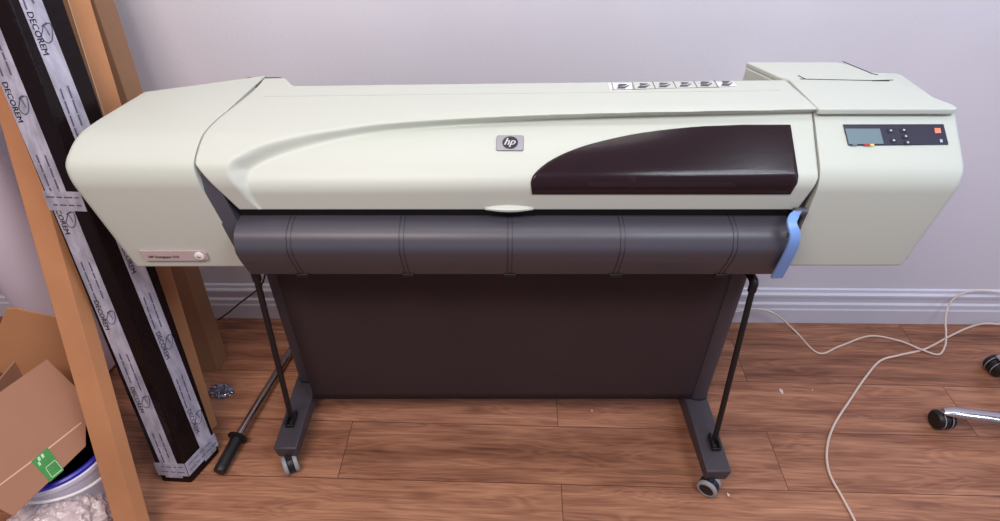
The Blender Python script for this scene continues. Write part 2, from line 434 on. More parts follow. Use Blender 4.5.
# fine groove line along the rear of the cover
b = MB(); line = [hood_pt(-.52+1.1*i/60, 96.5-6.0*i/60-0, 0, .0004) for i in range(61)]
b.tube(line, .0005, 6); subw(b.build('cover_groove', mat('cover_shadow_line', srgb(176, 176, 168), .6), smooth=False), hood)
hood.data.materials[0] = M['shell']

# --- end covers: lofts with rounded outer end
def end_cover(name, secs, m):
    """secs: list of (x, closed profile [(y,z)...]) with equal counts"""
    V = []; n = len(secs[0][1])
    for x, pr in secs: V += [(x, y, z) for y, z in pr]
    Ff = [(k*n+i, k*n+(i+1) % n, (k+1)*n+(i+1) % n, (k+1)*n+i) for k in range(len(secs)-1) for i in range(n)]
    Ff += [tuple(range(n)), tuple((len(secs)-1)*n+i for i in range(n))]
    return pyd(name, V, Ff, m, ang=50)
def inset(pr, d):
    n = len(pr); out = []
    cy = sum(p[0] for p in pr)/n; cz = sum(p[1] for p in pr)/n
    for i in range(n):
        a = Vector((pr[i-1][0], pr[i-1][1])); b_ = Vector(pr[(i+1) % n]); t = (b_-a)
        if t.length < 1e-9: out.append(pr[i]); continue
        nn = Vector((-t.y, t.x)).normalized(); c = Vector((cy-pr[i][0], cz-pr[i][1]))
        if nn.dot(c) < 0: nn = -nn
        out.append((pr[i][0]+nn.x*d, pr[i][1]+nn.y*d))
    return out
def closed(P, rad):
    P = [Vector((a, b, 0)) for a, b in P]; out = []; N = len(P)
    for i in range(N):
        a = P[i-1]-P[i]; c = P[(i+1) % N]-P[i]; r = min(rad[i], a.length*.48, c.length*.48)
        p0 = P[i]+a.normalized()*r; p1 = P[i]+c.normalized()*r
        for k in range(9):
            t = k/8; q = p0*(1-t)**2+P[i]*2*t*(1-t)+p1*t*t; out.append((q.x, q.y))
    return out
def Lprof(yb, zt, zb, ybot=None):
    return closed([(yb, zt), (-.40, .970+(zt-.972)*.3), (-.470, .966), (-.527, .940), (-.541, .905), (-.533, zb), (-.36, zb), (-.33, zb+.055), (yb, zb+.06)],
                  [.012, .1, .06, .03, .03, .008, .01, .01, .01])
secs = []
x0, x1 = -.845, -.590
R = .016
def taper(pr, k):     # pull the outer side's lower part inward is done through x; here nothing
    return pr
for k in range(7):
    a = (k/6)*PI/2; x = x0+R*(1-math.sin(a)); d = R*(1-math.cos(a))
    secs.append((x0+R*(1-math.sin(PI/2-a+0)) if False else x0+R-R*math.cos(PI/2-a) if False else x, None, d))
S = []
for k in range(7):
    a = k/6*PI/2; x = x0+R-R*math.sin(PI/2-a); d = R*(1-math.cos(PI/2-a))
    yb = -.245; S.append((x, inset(Lprof(yb, .968, .684), d)))
for k in range(1, 13):
    t = k/12; x = x0+R+(x1-x0-R)*t
    S.append((x, Lprof(-.245+.085*t, .968+.004*t, .684)))
# taper the outer end inward toward the bottom
def taper_x(S, xo, sgn, amt, zref=.93):
    out = []
    for x, pr in S: out.append((x, pr))
    return out
def build_end(name, S, m, xin, xout, amt, inn=0, rear=0):
    V = []; n = len(S[0][1])
    for x, pr in S:
        for y, z in pr:
            f = (x-xin)/(xout-xin); q = max(0, min(1, (.93-z)/.24))
            V.append((x-(xout-xin)*f*amt*q+inn*q*(1-f)+rear*ss((y+.47)/.26), y, z))
    Ff = [(k*n+i, k*n+(i+1) % n, (k+1)*n+(i+1) % n, (k+1)*n+i) for k in range(len(S)-1) for i in range(n)]
    Ff += [tuple(range(n)), tuple((len(S)-1)*n+i for i in range(n))]
    return pyd(name, V, Ff, m, ang=50)
lc = part(build_end('end_cover', S, M['shell'], x1, x0, .17, .042, .036))
# name plate
def on_front(px, py, y=-.537): return on_y(px, py, y)
a0 = on_front(139, 249.5); a1 = on_front(204, 251.5); a2 = on_front(204, 260.5); a3 = on_front(146, 259.5)
a0 = a0.copy()
for q in (a0, a1, a2, a3): q.y = -.539
np_ = MB(); tt = Vector((0, -.0012, 0))
hz = (a0.z+a1.z)/2; lz = (a2.z+a3.z)/2
np_.poly([(a0.x, -.5355, hz), (a1.x-.004, -.5355, hz), (a1.x+.004, -.5355, hz-.006), (a1.x+.004, -.5355, lz+.004), (a2.x, -.5355, lz), (a3.x, -.5355, lz)], (0, -.004, 0))
plate = subw(np_.build('name_plate', mat('plate_grey', srgb(186, 170, 170), .4), smooth=False), lc)
b = MB(); text_on(b, 'HP Designjet 510', .0092, ((a0.x+a3.x)/2+.012, -.540, lz+.0075), (1, 0, 0), (0, 0, 1), bold=True)
subw(b.build('plate_lettering', M['badge_dark'], smooth=False), lc)
b = MB(); cc = Vector((a2.x-.004, -.5395, (hz+lz)/2))
b.lathe(cc, (0, -1, 0), [(0, .0105), (.002, .0105), (.003, .009), (.0035, .001)], 24); bt = subw(b.build('round_emblem', M['white']), lc); 
b = MB(); text_on(b, 'hp', .009, cc+Vector((0, -.0042, 0)), (1, 0, 0), (0, 0, 1), shear=.3, center=True); subw(b.build('emblem_lettering', M['silver'], smooth=False), lc)

# right end cover : body + overhanging lid
def Rprof(yb):
    return closed([(yb, 1.004), (-.437, 1.004), (-.545, .915), (-.537, .690), (-.36, .690), (-.33, .745), (yb, .75)],
                  [.012, .004, .035, .008, .01, .01, .01])
S = []; x1, x0 = .619, .906; R = .018
for k in range(10):
    t = k/9; S.append((x1+(x0-R-x1)*t, Rprof(-.20-.03*t)))
for k in range(1, 7):
    a = k/6*PI/2; S.append((x0-R+R*math.sin(a), inset(Rprof(-.235), R*(1-math.cos(a)))))
rc = part(build_end('end_cover', S, M['shell'], x1, x0, .09))
# lid
def lidout():
    P = [(x1, -.452), (.882, -.452), (.892, -.446), (.890, -.43), (.785, -.215), (.765, -.200), (.560, -.200), (.602, -.285), (x1, -.30)]
    return P
b = MB(); P = lidout(); b.poly([(x, y, 1.0035) for x, y in P], (0, 0, .0125))
lid = part(b.build('lid', M['shell'], bevel=.003, seg=3))
# rear hump side going down behind cover
b = MB().poly([(.560, -.202, .78), (.66, -.202, .78), (.66, -.285, .78), (.602, -.285, .78)], (0, 0, .225)); part(b.build('rear_housing', M['shell'], bevel=.004))
b = MB().box(-.60, -.517, -.225, -.165, .78, .968); part(b.build('rear_housing', M['core'], bevel=.004))
zt = 1.0165
def tl(px, py): return on_z(px, py, zt)
b = MB()
for ptsx in ([(843, 61.5), (872, 73.5), (878, 75)], [(800, 79.0), (872, 80.5), (893, 80)], [(798, 75.5), (806, 79.2)]):
    b.tube([tl(*q) for q in ptsx], .0009, 6)
b.tube([tl(872, 80.8), tl(889, 80.8)], .0014, 6)
subw(b.build('lid_groove', M['seam'], smooth=False), lid)
# control panel on the sloped face
n0 = Vector((0, -.545+.437, .915-1.004)); dn = n0.normalized(); nn = Vector((1, 0, 0)).cross(dn); nn = -nn if nn.z < 0 else nn
pp = Vector((.75, -.437, 1.004))+dn*.05
def onp(px, py, l=0): return on_plane(px, py, pp+nn*l, nn)
cpn = MB().poly([onp(*q) for q in ((842.5, 124.7), (943, 124.4), (948, 145), (848, 146))], nn*.0025).build('control_panel', M['panel'], bevel=.0015, seg=3); part(cpn)
def onpanel(pts, m, name, l=.003, t=.001, bev=0):
    return subw(MB().poly([onp(x, y, l) for x, y in pts], nn*t).build(name, m, smooth=False, bevel=bev), cpn)
onpanel([(845, 128.8), (879.5, 128.8), (883.5, 144), (849, 144.3)], M['lcd'], 'display')
onpanel([(852, 144.4), (857, 144.4), (857, 145.8), (852.5, 145.8)], M['lcd'], 'cyan_mark')
onpanel([(864, 144.4), (870, 144.4), (870, 145.8), (864, 145.8)], M['red'], 'red_mark')
onpanel([(870, 144.2), (874, 144.2), (874, 145.8), (870, 145.8)], M['yellow'], 'yellow_mark')
for (x, y) in ((890.5, 130.7), (903.5, 130.2), (905.5, 136.4), (893.5, 140.5), (907.5, 142.6)):
    c = onp(x, y, .0028); exx = Vector((1, 0, 0)); eyy = -dn
    k = subw(MB().poly(rrect(c, exx, eyy, .013, .010, .003), nn*.0014).build('key', M['key'], bevel=.0004), cpn)
    c2 = c+nn*.0016
    subw(MB().poly([c2+exx*.0028, c2+eyy*.0024, c2-exx*.0028, c2-eyy*.0024], nn*.0002).build('key_symbol', M['keysym'], smooth=False), cpn)
onpanel([(934, 128.2), (940, 128.2), (941, 133.2), (935, 133.4)], M['orange'], 'cancel_key')
onpanel([(939.5, 139.4), (942, 139.4), (942.5, 142.4), (940, 142.6)], M['keysym'], 'status_mark')

# --- body core between the covers, platen and dark gap
core = part(MB().box(-.60, .64, -.47, -.26, .74, .93).build('inner_body', M['core'], bevel=.006))
subw(MB().box(-.56, .60, -.515, -.470, .80, .845).build('platen', M['black'], bevel=.004), core)
subw(MB().box(.18, .48, -.500, -.482, .868, .8705).build('carriage_rail', M['rail'], bevel=.001), core)
subw(MB().box(.262, .276, -.502, -.480, .866, .886).build('carriage', M['rail'], bevel=.003), core)
subw(MB().box(.05, .56, -.475, -.471, .88, .885).build('encoder_strip', M['rail'], bevel=.001), core)
# inner cheeks beside the roller cover
part(MB().poly([(-.590, -.522, .912), (-.585, -.538, .880), (-.556, -.5365, .695), (-.560, -.40, .70), (-.590, -.40, .915)], (.036, .0, 0)).build('inner_cheek', M['dark'], bevel=.002))
part(MB().poly([(.601, -.53, .86), (.601, -.536, .70), (.601, -.40, .70), (.601, -.40, .90)], (.014, 0, 0)).build('inner_cheek', M['core'], bevel=.002))

# --- roller cover (output deflector)
RP = closed([(-.46, .800), (-.520, .812), (-.566, .802), (-.584, .768), (-.575, .735), (-.552, .681), (-.541, .681), (-.555, .72), (-.50, .76)],
            [.005, .03, .022, .012, .012, .002, .002, .02, .02])
RX0, RX1 = -.538, .592
RPc = RP
def ring_solid(prof, xa, xb):
    n = len(prof); V = [(xa, y, z) for y, z in prof]+[(xb, y, z) for y, z in prof]
    return V, [(i, (i+1) % n, (i+1) % n+n, i+n) for i in range(n)]+[tuple(range(n)), tuple(range(n, 2*n))]
V, Ff = ring_solid(RPc, RX0, RX1)
rcv = part(pyd('roller_cover', V, Ff, M['dark'], ang=40))
for px in (290, 402, 510, 622, 734):
    x = (px-500)/F*zc(-.58, .765)
    for dx, w in ((-.0045, .0014), (.0045, .0010)):
        pr = inset(RPc, -.0006); V, Ff = ring_solid(pr, x+dx-w/2, x+dx+w/2)
        subw(pyd('seam', V, Ff, M['seam'], ang=40), rcv)
    subw(MB().box(x-.012, x+.014, -.556, -.543, .675, .684).build('clip', M['black'], bevel=.001), rcv)
# --- blue lever
cl = [on_y(799, 211, -.545), on_y(791, 222, -.575), on_y(794, 236, -.592), on_y(789, 252, -.590), on_y(776, 276, -.568)]
cl = smoothpath(cl, 8)
b = MB(); V = []; n = len(cl)
for i, q in enumerate(cl):
    t = i/(n-1); w = .0085+.004*t if t > .15 else .006+.01*t
    th = .007
    tn = (cl[min(i+1, n-1)]-cl[max(i-1, 0)]).normalized()
    s = Vector((1, 0, 0)); s = (s-tn*s.dot(tn)).normalized(); nb = tn.cross(s)
    if nb.y > 0: nb = -nb
    V += [q-s*w, q-s*w+nb*th, q+s*w+nb*th, q+s*w]
Ff = [(i*4+j, i*4+(j+1) % 4, (i+1)*4+(j+1) % 4, (i+1)*4+j) for i in range(n-1) for j in range(4)]+[(0, 1, 2, 3), tuple((n-1)*4+j for j in range(4))]
part(b.add(V, Ff).build('lever', M['blue'], bevel=.0018, ang=50))
pv = on_y(799, 212, -.548)
part(MB().lathe(pv+Vector((-.012, 0, .001)), (1, 0, 0), [(0, .006), (.001, .0085), (.025, .0085), (.026, .006)], 20).build('lever_pivot', M['dark']))
pv = on_y(786, 235, -.586)
part(MB().lathe(pv, (0, -1, .2), [(0, .006), (.002, .006), (.003, .004)], 16).build('screw', M['silver']))

# --- stand
zf = .10
LFY, RFY = (-DC+.9375), (-DC+.868)
def foot(x0, x1, yf, yr):
    b = MB(); zb = .012
    b.add([(x0, yf, zf-.006), (x1, yf, zf-.006), (x1, yr, zf), (x0, yr, zf), (x0+.004, yf+.004, .050), (x1-.004, yf+.004, .050), (x1-.004, yr, zb), (x0+.004, yr, zb)],
          [(0, 1, 2, 3), (7, 6, 5, 4), (0, 4, 5, 1), (1, 5, 6, 2), (2, 6, 7, 3), (3, 7, 4, 0)])
    return part(b.build('stand_foot', M['stand'], bevel=.004, seg=2))
fL = foot(-.620, -.556, LFY, -.15); fR = foot(.545, .612, RFY, -.17)
def caster(par, c, ang, r=.027, name='caster'):
    """twin wheel caster, c = ground point"""
    a = math.radians(ang); ax = Vector((math.cos(a), math.sin(a), 0)); o = Vector(c)+Vector((0, 0, r))
    b = MB()
    b.lathe(o-ax*.009, ax, [(0, r*.55), (.001, r*.8), (.017, r*.8), (.018, r*.55)], 24)
    b.lathe(o+Vector((0, 0, r*.5)), (0, 0, 1), [(0, .008), (.06-r*1.5+.0, .008)], 12)
    b.lathe(o-ax*.007, ax, [(0, r*.97), (.014, r*.97)], 24)
    body = subw(b.build('caster', M['black'], bevel=.0008), par)
    for s in (-1, 1):
        b = MB(); b.lathe(o+ax*(s*.008), ax*s, [(0, r*.75), (.001, r*.97), (.004, r), (.010, r), (.012, r*.92), (.0125, r*.74), (.010, r*.70)], 28)
        subw(b.build('wheel_tyre', M['tyre']), par)
        b = MB(); b.lathe(o+ax*(s*.009), ax*s, [(0, r*.72), (.010, r*.72), (.012, r*.3), (.012, .001)], 24)
        subw(b.build('wheel_hub', M['black']), par)
caster(fL, (-.586, LFY-.002, 0), 28); caster(fR, (.566, RFY+.002, 0), -128)
caster(fL, (-.588, -.20, 0), 80); caster(fR, (.58, -.21, 0), 80)
def column(x, y, top):
    P = rrect(Vector((x, y, zf-.004)), Vector((1, 0, 0)), Vector((0, 1, 0)), .056, .085, .022, 6)
    o = part(MB().poly(P, (0, 0, top-zf)).build('stand_column', M['stand'], ang=30)); 
    P = rrect(Vector((x, y, zf-.003)), Vector((1, 0, 0)), Vector((0, 1, 0)), .060, .089, .024, 6)
    subw(MB().poly(P, (0, 0, .006)).build('collar', M['seam'], ang=30), o)
    return o
column(-.583, -.322, .735); column(.584, -.388, .735)
part(MB().box(-.56, .56, -.425, -.295, .690, .738).build('cross_beam', M['black'], bevel=.004))
# dark sheet between the columns
b = MB(); nx, nz = 30, 20; V = []
for j in range(nz+1):
    for i in range(nx+1):
        u = i/nx; v = j/nz
        pt = on_y(329, 399, -.43); pb_ = on_y(691, 399, -.43)
        x = (-.545)*(1-u)+.560*u; zlo = pt.z
        y = -.43-.004*math.sin(u*9)*math.sin(v*PI)
        V.append((x, y, zlo+(.72-zlo)*v))
Ff = [(j*(nx+1)+i, j*(nx+1)+i+1, (j+1)*(nx+1)+i+1, (j+1)*(nx+1)+i) for j in range(nz) for i in range(nx)]
pnl = part(pyd('back_sheet', V, Ff, M['sheet'])); s_ = pnl.modifiers.new('t', 'SOLIDIFY'); s_.thickness = .004
# struts
def strut(pb0, ptop, sgn):
    b = MB(); b.tube([pb0, ptop], .0075, 12)
    o = part(b.build('strut', M['black']))
    c = Vector(pb0); 
    q = MB()
    for s in (-1, 1): q.box(c.x+s*.0085-.003, c.x+s*.0085+.003, c.y-.025, c.y+.020, zf-.002, zf+.016)
    q.box(c.x-.012, c.x+.012, c.y-.027, c.y-.022, zf-.002, zf+.008)
    q.tube([(c.x-.013, c.y, zf+.010), (c.x+.013, c.y, zf+.010)], .003, 8)
    subw(q.build('strut_bracket', M['black'], bevel=.001), o)
    q = MB(); t = Vector(ptop)
    q.tube(fillet([t+Vector((0, 0, -.012)), t+Vector((0, .0, .016)), t+Vector((-sgn*.006, .05, .020)), t+Vector((-sgn*.010, .12, .02))], .015), .0105, 12)
    subw(q.build('strut_arm', M['black']), o)
strut((-.592, -DC+1.030, zf+.008), on_y(256, 276, -DC+1.05), -1)
strut((.587, -DC+.955, zf+.008), on_y(753, 287, -DC+1.05), 1)

# ------------------------------------------------------------------ leaning packages
def lean_box(name, m, L_, Cn, R_, tx, ytop, length, bev=.002):
    """L_, Cn, R_: picture points of three base corners on the floor; the middle edge passes (tx, 0) at wall distance ytop"""
    l, c, r = (on_z(*q, 0) for q in (L_, Cn, R_))
    d = (on_y(tx, 0, ytop)-c).normalized()
    q = l+r-c
    # lift so nothing dips below the floor: base is cut level
    b = MB().add([l, c, r, q]+[p+d*length for p in (l, c, r, q)], [(3, 2, 1, 0), (4, 5, 6, 7), (0, 1, 5, 4), (1, 2, 6, 5), (2, 3, 7, 6), (3, 0, 4, 7)])
    return b, (l, c, r, q, d)
def place_lean(root_name, bm_, cf, m, bev=.002):
    pass
# black film wrapped pack
b, (l, c, r, q, d) = lean_box('p', None, (162, 482), (192, 483.5), (220.5, 452), 7, -.345, 2.2)
pk = b.build('wrapped_profile_pack', M['film'], bevel=.006, seg=3)
tag(pk, 'long leaning pack wrapped in black film and white printed tape, left of the printer', 'package')
eF = (l-c); wF = eF.length; eF.normalize(); nF = eF.cross(d); nF = nF.normalized(); nF = -nF if nF.dot(CAM-c) < 0 else nF
eR = (r-c); wR = eR.length; eR.normalize(); nR = eR.cross(d).normalized(); nR = -nR if nR.dot(CAM-c) < 0 else nR
def strip(o, e, nrm, u0, u1, s0, s1, d=d, th=.0008, skew=0):
    """on a face: u across (m), s along the length (m)"""
    m_ = MB(); a = o+nrm*.0006
    m_.obox(a+e*u0+d*s0, e*(u1-u0), d*(s1-s0)+e*skew, nrm*th); return m_
def bit(mb, name, m):
    x_ = mb.build(name, m, smooth=False); x_.parent = pk
def tape(o, e, nrm, u0, u1, s0, s1, phase, rightward, skew=0):
    tp = strip(o, e, nrm, u0, u1, s0, s1, skew=skew); e_ = e
    d0 = d; dsk = (d*(s1-s0)+e*skew); L_ = dsk.length; o = o+d*s0*0; dd_ = dsk.normalized()
    to = tp.build('tape', M['tape'], smooth=False); to.parent = pk
    # letters read downwards (-d), tops pointing to the right of the picture
    w = abs(u1-u0); ur = u1 if rightward > 0 else u0; ul = u0 if rightward > 0 else u1
    er = e*rightward; ex = -dd_
    ey = (er - ex*er.dot(ex)).normalized()
    base = o+e*ul+nrm*.0018
    s = s1-phase
    while s > s0+.06:
        V_, F_ = text_mesh('DECOREM', .029, True)
        L0 = max(v.x for v in V_); k = .082/L0; slide = e_*(skew*(s-s0)/(s1-s0))
        oo = base+slide+d*s+er*(w*.10)
        pfr = MB(); pfr.add([oo+ex*(v.x*k)+ey*(v.y*k*.95) for v in V_], F_); bit(pfr, 'tape_lettering', M['ink'])
        pfl = MB()
        # curly D logo
        lo = base+slide+d*(s-.045)+er*(w*.66)
        pts = smoothpath([lo+ex*a+ey*b_ for a, b_ in ((-.018, .008), (-.012, -.004), (-.016, .013), (.0, .012), (.016, .004), (.019, -.006), (.008, -.012), (-.004, -.006), (-.012, .000), (.006, .004))], 5)
        for i_ in range(len(pts)-1):
            p_, q_ = pts[i_], pts[i_+1]; tt_ = (q_-p_); 
            if tt_.length < 1e-6: continue
            sd_ = tt_.normalized().cross(nrm)*.0011
            pfl.add([p_-sd_, p_+sd_, q_+sd_, q_-sd_], [(0, 1, 2, 3)])
        bit(pfl, 'tape_logo', M['ink_l']); pfl = MB()
        # fine print lines in two columns
        for row, (fr, th_) in enumerate(((.30, .0035), (.70, .0035))):
            g = s-.150
            while g > s-.235 and g > s0+.02:
                ln = .014+.014*random.random()
                oo = base+slide+d*g+er*(w*fr)
                pfl.add([oo, oo-d*ln, oo-d*ln+er*th_, oo+er*th_], [(0, 1, 2, 3)]); g -= ln+.003
        if pfl.v: bit(pfl, 'tape_fine_print', M['ink_l'])
        s -= .25
NLEN = 1.5
tape(c, eF, nF, wF*.23, wF*.78, .02, NLEN, .175, -1, .020)
tape(c, eR, nR, wR*.52, wR*.91, .02, 1.50, .05, 1, -.044)
# level bands around the pack
def band(s0, s1, full=True):
    m_ = MB(); h = d*(s1-s0)
    m_.obox(c+nF*.0012+d*s0, eF*wF, h, nF*.0008)
    if full: m_.obox(c+nR*.0012+d*s0, eR*wR, h, nR*.0008)
    return m_.build('tape_band', M['tape'], smooth=False)
for s0, s1 in ((.028, .072), (.800, .845)):
    t_ = band(s0, s1, s0 < .5); t_.parent = pk
for o_, e_, n_, w_ in ((c, eF, nF, wF), (c, eR, nR, wR)):
    for s_0 in (.040, .058)+((.812, .830) if o_ is c and e_ is eF else ()):
        g = .008; pf = MB()
        while g < w_-.02:
            ln = .008+.012*random.random(); a = o_+n_*.0024+e_*g+d*s_0
            pf.add([a, a+e_*ln, a+e_*ln+d*.003, a+d*.003], [(0, 1, 2, 3)]); g += ln+.005
        bit(pf, 'band_fine_print', M['ink_l'])

def cbox(args, m, label, len_=2.25, seamc=True, name='long_cardboard_box'):
    b, (l, c, r, q, d) = lean_box('p', None, *args, len_)
    o = b.build(name, m, bevel=.0015, seg=2)
    tag(o, label, 'cardboard box', 'long cardboard boxes leaning left of the printer')
    return o, (l, c, r, q, d)
# front narrow carton, nearest the camera
cb1, (l, c, r, q, d) = cbox(((124, 560), (147.5, 562), (157.5, 547), -9, -.15), M['card'], 'long narrow brown cardboard box leaning closest to the viewer, in front of the black pack', 1.44)
# second, right behind the black pack
b2, fr2 = cbox(((165, 438), (205, 435), (218, 425), 68, -.205), M['card'], 'long tan cardboard box leaning directly behind and right of the black pack', 1.9)
l2, c2, r2, q2, d2 = fr2
n2 = (CAM-c2).normalized(); s2 = d2.cross(n2).normalized()
crz = MB().obox(c2+n2*.0012-s2*.0011, s2*.0022, d2*1.88, n2*.0004).build('fold_line', M['crease'], smooth=False); crz.parent = b2
b3, fr3 = cbox(((186, 372), (218, 371), (227.5, 357), 94, -.115), M['card_d'], 'darker long cardboard box leaning nearest the wall beside the printer', 1.35)

# ------------------------------------------------------------------ white roll
p0 = Vector((-1.36, -.21, 0)); 
roll = empty('vinyl_roll', p0)
tag(roll, 'thick pale white roll standing behind the open carton at the left edge', 'roll')
dirr = Vector((0, 0, 1))
b = MB(); b.lathe((0, 0, .01), dirr, [(0, .084), (.004, .087), (1.2, .087), (1.204, .084), (1.204, .04), (1.19, .04)], 48); b.build('roll_sheet', M['roll'], roll)
b = MB(); b.lathe(Vector((0, 0, .01))+dirr*1.195, dirr, [(0, .039), (.012, .039), (.012, .033), (0, .033)], 32); b.build('roll_core', M['card'], roll)

# ------------------------------------------------------------------ open carton
carton = empty('open_carton', (-1.30, -.62, 0))
tag(carton, 'open brown cardboard carton with raised flaps and a green sticker, at the bottom left', 'cardboard box')
CO = Vector((-1.30, -.62, 0))
def cpart(o): o.parent = carton; o.matrix_parent_inverse = Matrix.Translation(-CO); return o
P0 = on_z(47, 359, .38); P3 = on_z(85, 446, .22); P4 = on_z(13, 516, .215)
nfl = (P3-P0).cross(P4-P0).normalized(); nfl = -nfl if nfl.dot(CAM-P0) < 0 else nfl
def fp(px, py, l=0): return on_plane(px, py, P0+nfl*l, nfl)
flap = cpart(MB().poly([fp(*q_) for q_ in ((47, 359), (76, 387), (86, 420), (86, 446), (50, 481), (13, 516), (-6, 506), (-60, 470), (-60, 432), (0, 392))], -nfl*.004).build('front_flap', M['card_in'], bevel=.001))
subw(MB().poly([fp(x, y, .0004) for x, y in ((81, 422), (81.5, 423.2), (40, 456), (-30, 508), (-30, 506.6), (39, 455))], nfl*.0006).build('flap_crease', M['crease'], smooth=False), flap)
st = subw(MB().poly([fp(x, y, .0004) for x, y in ((31, 461.5), (47.5, 447.5), (64, 470), (50, 482))], nfl*.0008).build('green_sticker', M['green'], smooth=False), flap)
b = MB()
for u, v, w_, h_ in ((37, 458, 2.2, 3.5), (40.5, 455, 2.2, 3.5), (37.5, 463, 2, 3)):
    b.poly([fp(x, y, .0014) for x, y in ((u, v), (u+w_, v-h_*.5), (u+w_+2, v+h_*.5), (u+2, v+h_))], nfl*.0003)
for (xa, ya, xb, yb) in ((46, 468, 55, 460.5), (55, 460.5, 62, 469), (62, 469, 52, 477), (52, 477, 46, 468)):
    dx, dy = (yb-ya)*.06, -(xb-xa)*.06; b.poly([fp(x, y, .0014) for x, y in ((xa, ya), (xb, yb), (xb+dx, yb+dy), (xa+dx, ya+dy))], nfl*.0003)
subw(b.build('sticker_print', M['stick_w'], smooth=False), flap)
# back flap
nb = Vector((.25, -.93, .15)).normalized(); PB = Vector((-1.25, -.485, .40))
def bp_(px, py, l=0): return on_plane(px, py, PB+nb*l, nb)
cpart(MB().poly([bp_(*q_) for q_ in ((6, 309), (14, 308), (57, 318), (70, 350), (78, 384), (66, 392), (16, 384), (-8, 366), (-8, 345))], -nb*.004).build('back_flap', M['card'], bevel=.001))
# body walls (mostly hidden)
bd = MB(); 
c0 = Vector((-1.115, -.545, 0)); ax_ = Vector((-.35, -.22, 0)).normalized(); ay_ = Vector((.22, -.35, 0)).normalized()
A = c0; W, D_ = .34, .10
A0 = Vector((-1.262, -.485, 0)); 
bd.obox(A0, Vector((-.34, .02, 0)), Vector((0, 0, .34)), Vector((0, .004, 0)))
bd.obox(A0+Vector((0, 0, 0)), Vector((.0, -.18, 0)), Vector((0, 0, .34)), Vector((.004, 0, 0)))
bd.obox(A0+Vector((0, -.18, 0)), Vector((-.34, .02, 0)), Vector((0, 0, .30)), Vector((0, .004, 0)))
bd.obox(A0+Vector((-.34, .02, 0)), Vector((0, -.18, 0)), Vector((0, 0, .34)), Vector((.004, 0, 0)))
bd.obox(A0+Vector((-.34, .02, 0)), Vector((.34, -.02, 0)), Vector((0, -.18, 0)), Vector((0, 0, .004)))
cpart(bd.build('carton_wall', M['card_in'], smooth=False))

# ------------------------------------------------------------------ bucket
bq = on_z(76, 478, .185); bc = Vector((bq.x-.105, bq.y+.095, 0)); br_ = .14
bk = empty('plastic_bucket', bc); tag(bk, 'round white plastic bucket with a blue rim, under the carton flap', 'bucket')
b = MB(); b.lathe((0, 0, 0), (0, 0, 1), [(0, .110), (.004, .113), (.165, .132), (.168, .139), (.178, .139), (.180, .134), (.17, .128), (.02, .108)], 56); b.build('bucket_body', M['bucket'], bk)
b = MB(); b.lathe((0, 0, .178), (0, 0, 1), [(0, .1345), (.010, .1345), (.013, .130), (.010, .122), (.0, .120)], 56); b.build('bucket_rim', M['bluerim'], bk)
b = MB(); pts = [Vector((math.cos(a)*.146, math.sin(a)*.146, .165-.03*math.sin((a+1.9)*1.0)**2)) for a in [-1.9+i*.1 for i in range(19)]]
b.tube(pts, .004, 8); b.lathe(pts[3]+Vector((0, 0, .0)), (pts[3].x, pts[3].y, 0), [(-.012, .011), (.004, .011), (.006, .006)], 16); b.build('bucket_handle', M['white'], bk)

# ------------------------------------------------------------------ crinkled bag and foil
def blob(name, c, rad, m, amp, fs, seed, sub_=5, flat=0):
    bm = bmesh.new(); bmesh.ops.create_icosphere(bm, subdivisions=sub_, radius=1)
    for v in bm.verts:
        n_ = v.co.normalized(); f = noise.ridged_multi_fractal(n_*fs+Vector((seed, seed, 0)), 1.0, 2.0, 4, 1.0, 2.0)
        r_ = 1+amp*(f-.9)+amp*.8*noise.noise(n_*fs*2.5+Vector((0, seed, 3)))
        v.co = Vector((n_.x*rad[0]*r_, n_.y*rad[1]*r_, max(.0, rad[2]*(n_.z*r_*1.0)+rad[2]*flat)))
    me_ = bpy.data.meshes.new(name); bm.to_mesh(me_); bm.free()
    o = link(name, me_, m, ang=20); o.location = c; return o
pb_ = on_z(78, 520, .05)
bag = blob('plastic_bag', (pb_.x-.045, pb_.y-.02, 0), (.118, .11, .095), M['bag'], .08, 3.2, 2.0, 6, .35)
tag(bag, 'crumpled clear plastic bag on the floor in front of the bucket', 'bag')
pf_ = on_z(222, 393, 0)
foil = blob('crumpled_wrapper', (pf_.x, pf_.y, 0), (.030, .020, .017), M['foil'], .45, 1.8, 5.0, 4, .6)
tag(foil, 'small crumpled shiny wrapper on the floor between the boxes and the metal rod', 'litter')

# ------------------------------------------------------------------ metal rod with black grip
ra = on_z(219, 472, .020); rb = on_z(238, 437, .029); rc_ = on_z(292, 349, .0135)
rod = empty('steel_rod', (rb.x, rb.y, 0)); tag(rod, 'steel rod with a black ribbed rubber grip lying on the floor left of the stand', 'rod')
O = Vector((rb.x, rb.y, 0))
dd = (ra-rb).normalized(); Lg = (ra-rb).length
b = MB(); b.tube([rb-O, rc_-O], .0125, 16); b.build('tube', M['steel'], rod)
b = MB(); prf = [(0, .012)]
for k in range(14): prf += [(Lg*(.05+k*.064), .0175), (Lg*(.05+k*.064+.03), .0165)]
prf += [(Lg*.97, .0165), (Lg, .015)]
b.lathe(rb-O, dd, prf, 20); b.build('grip', M['black'], rod)
b = MB(); b.lathe(rb-O-dd*.002, dd, [(0, .014), (.001, .028), (.006, .029), (.009, .022), (.010, .014)], 24); b.build('grip_flange', M['black'], rod)

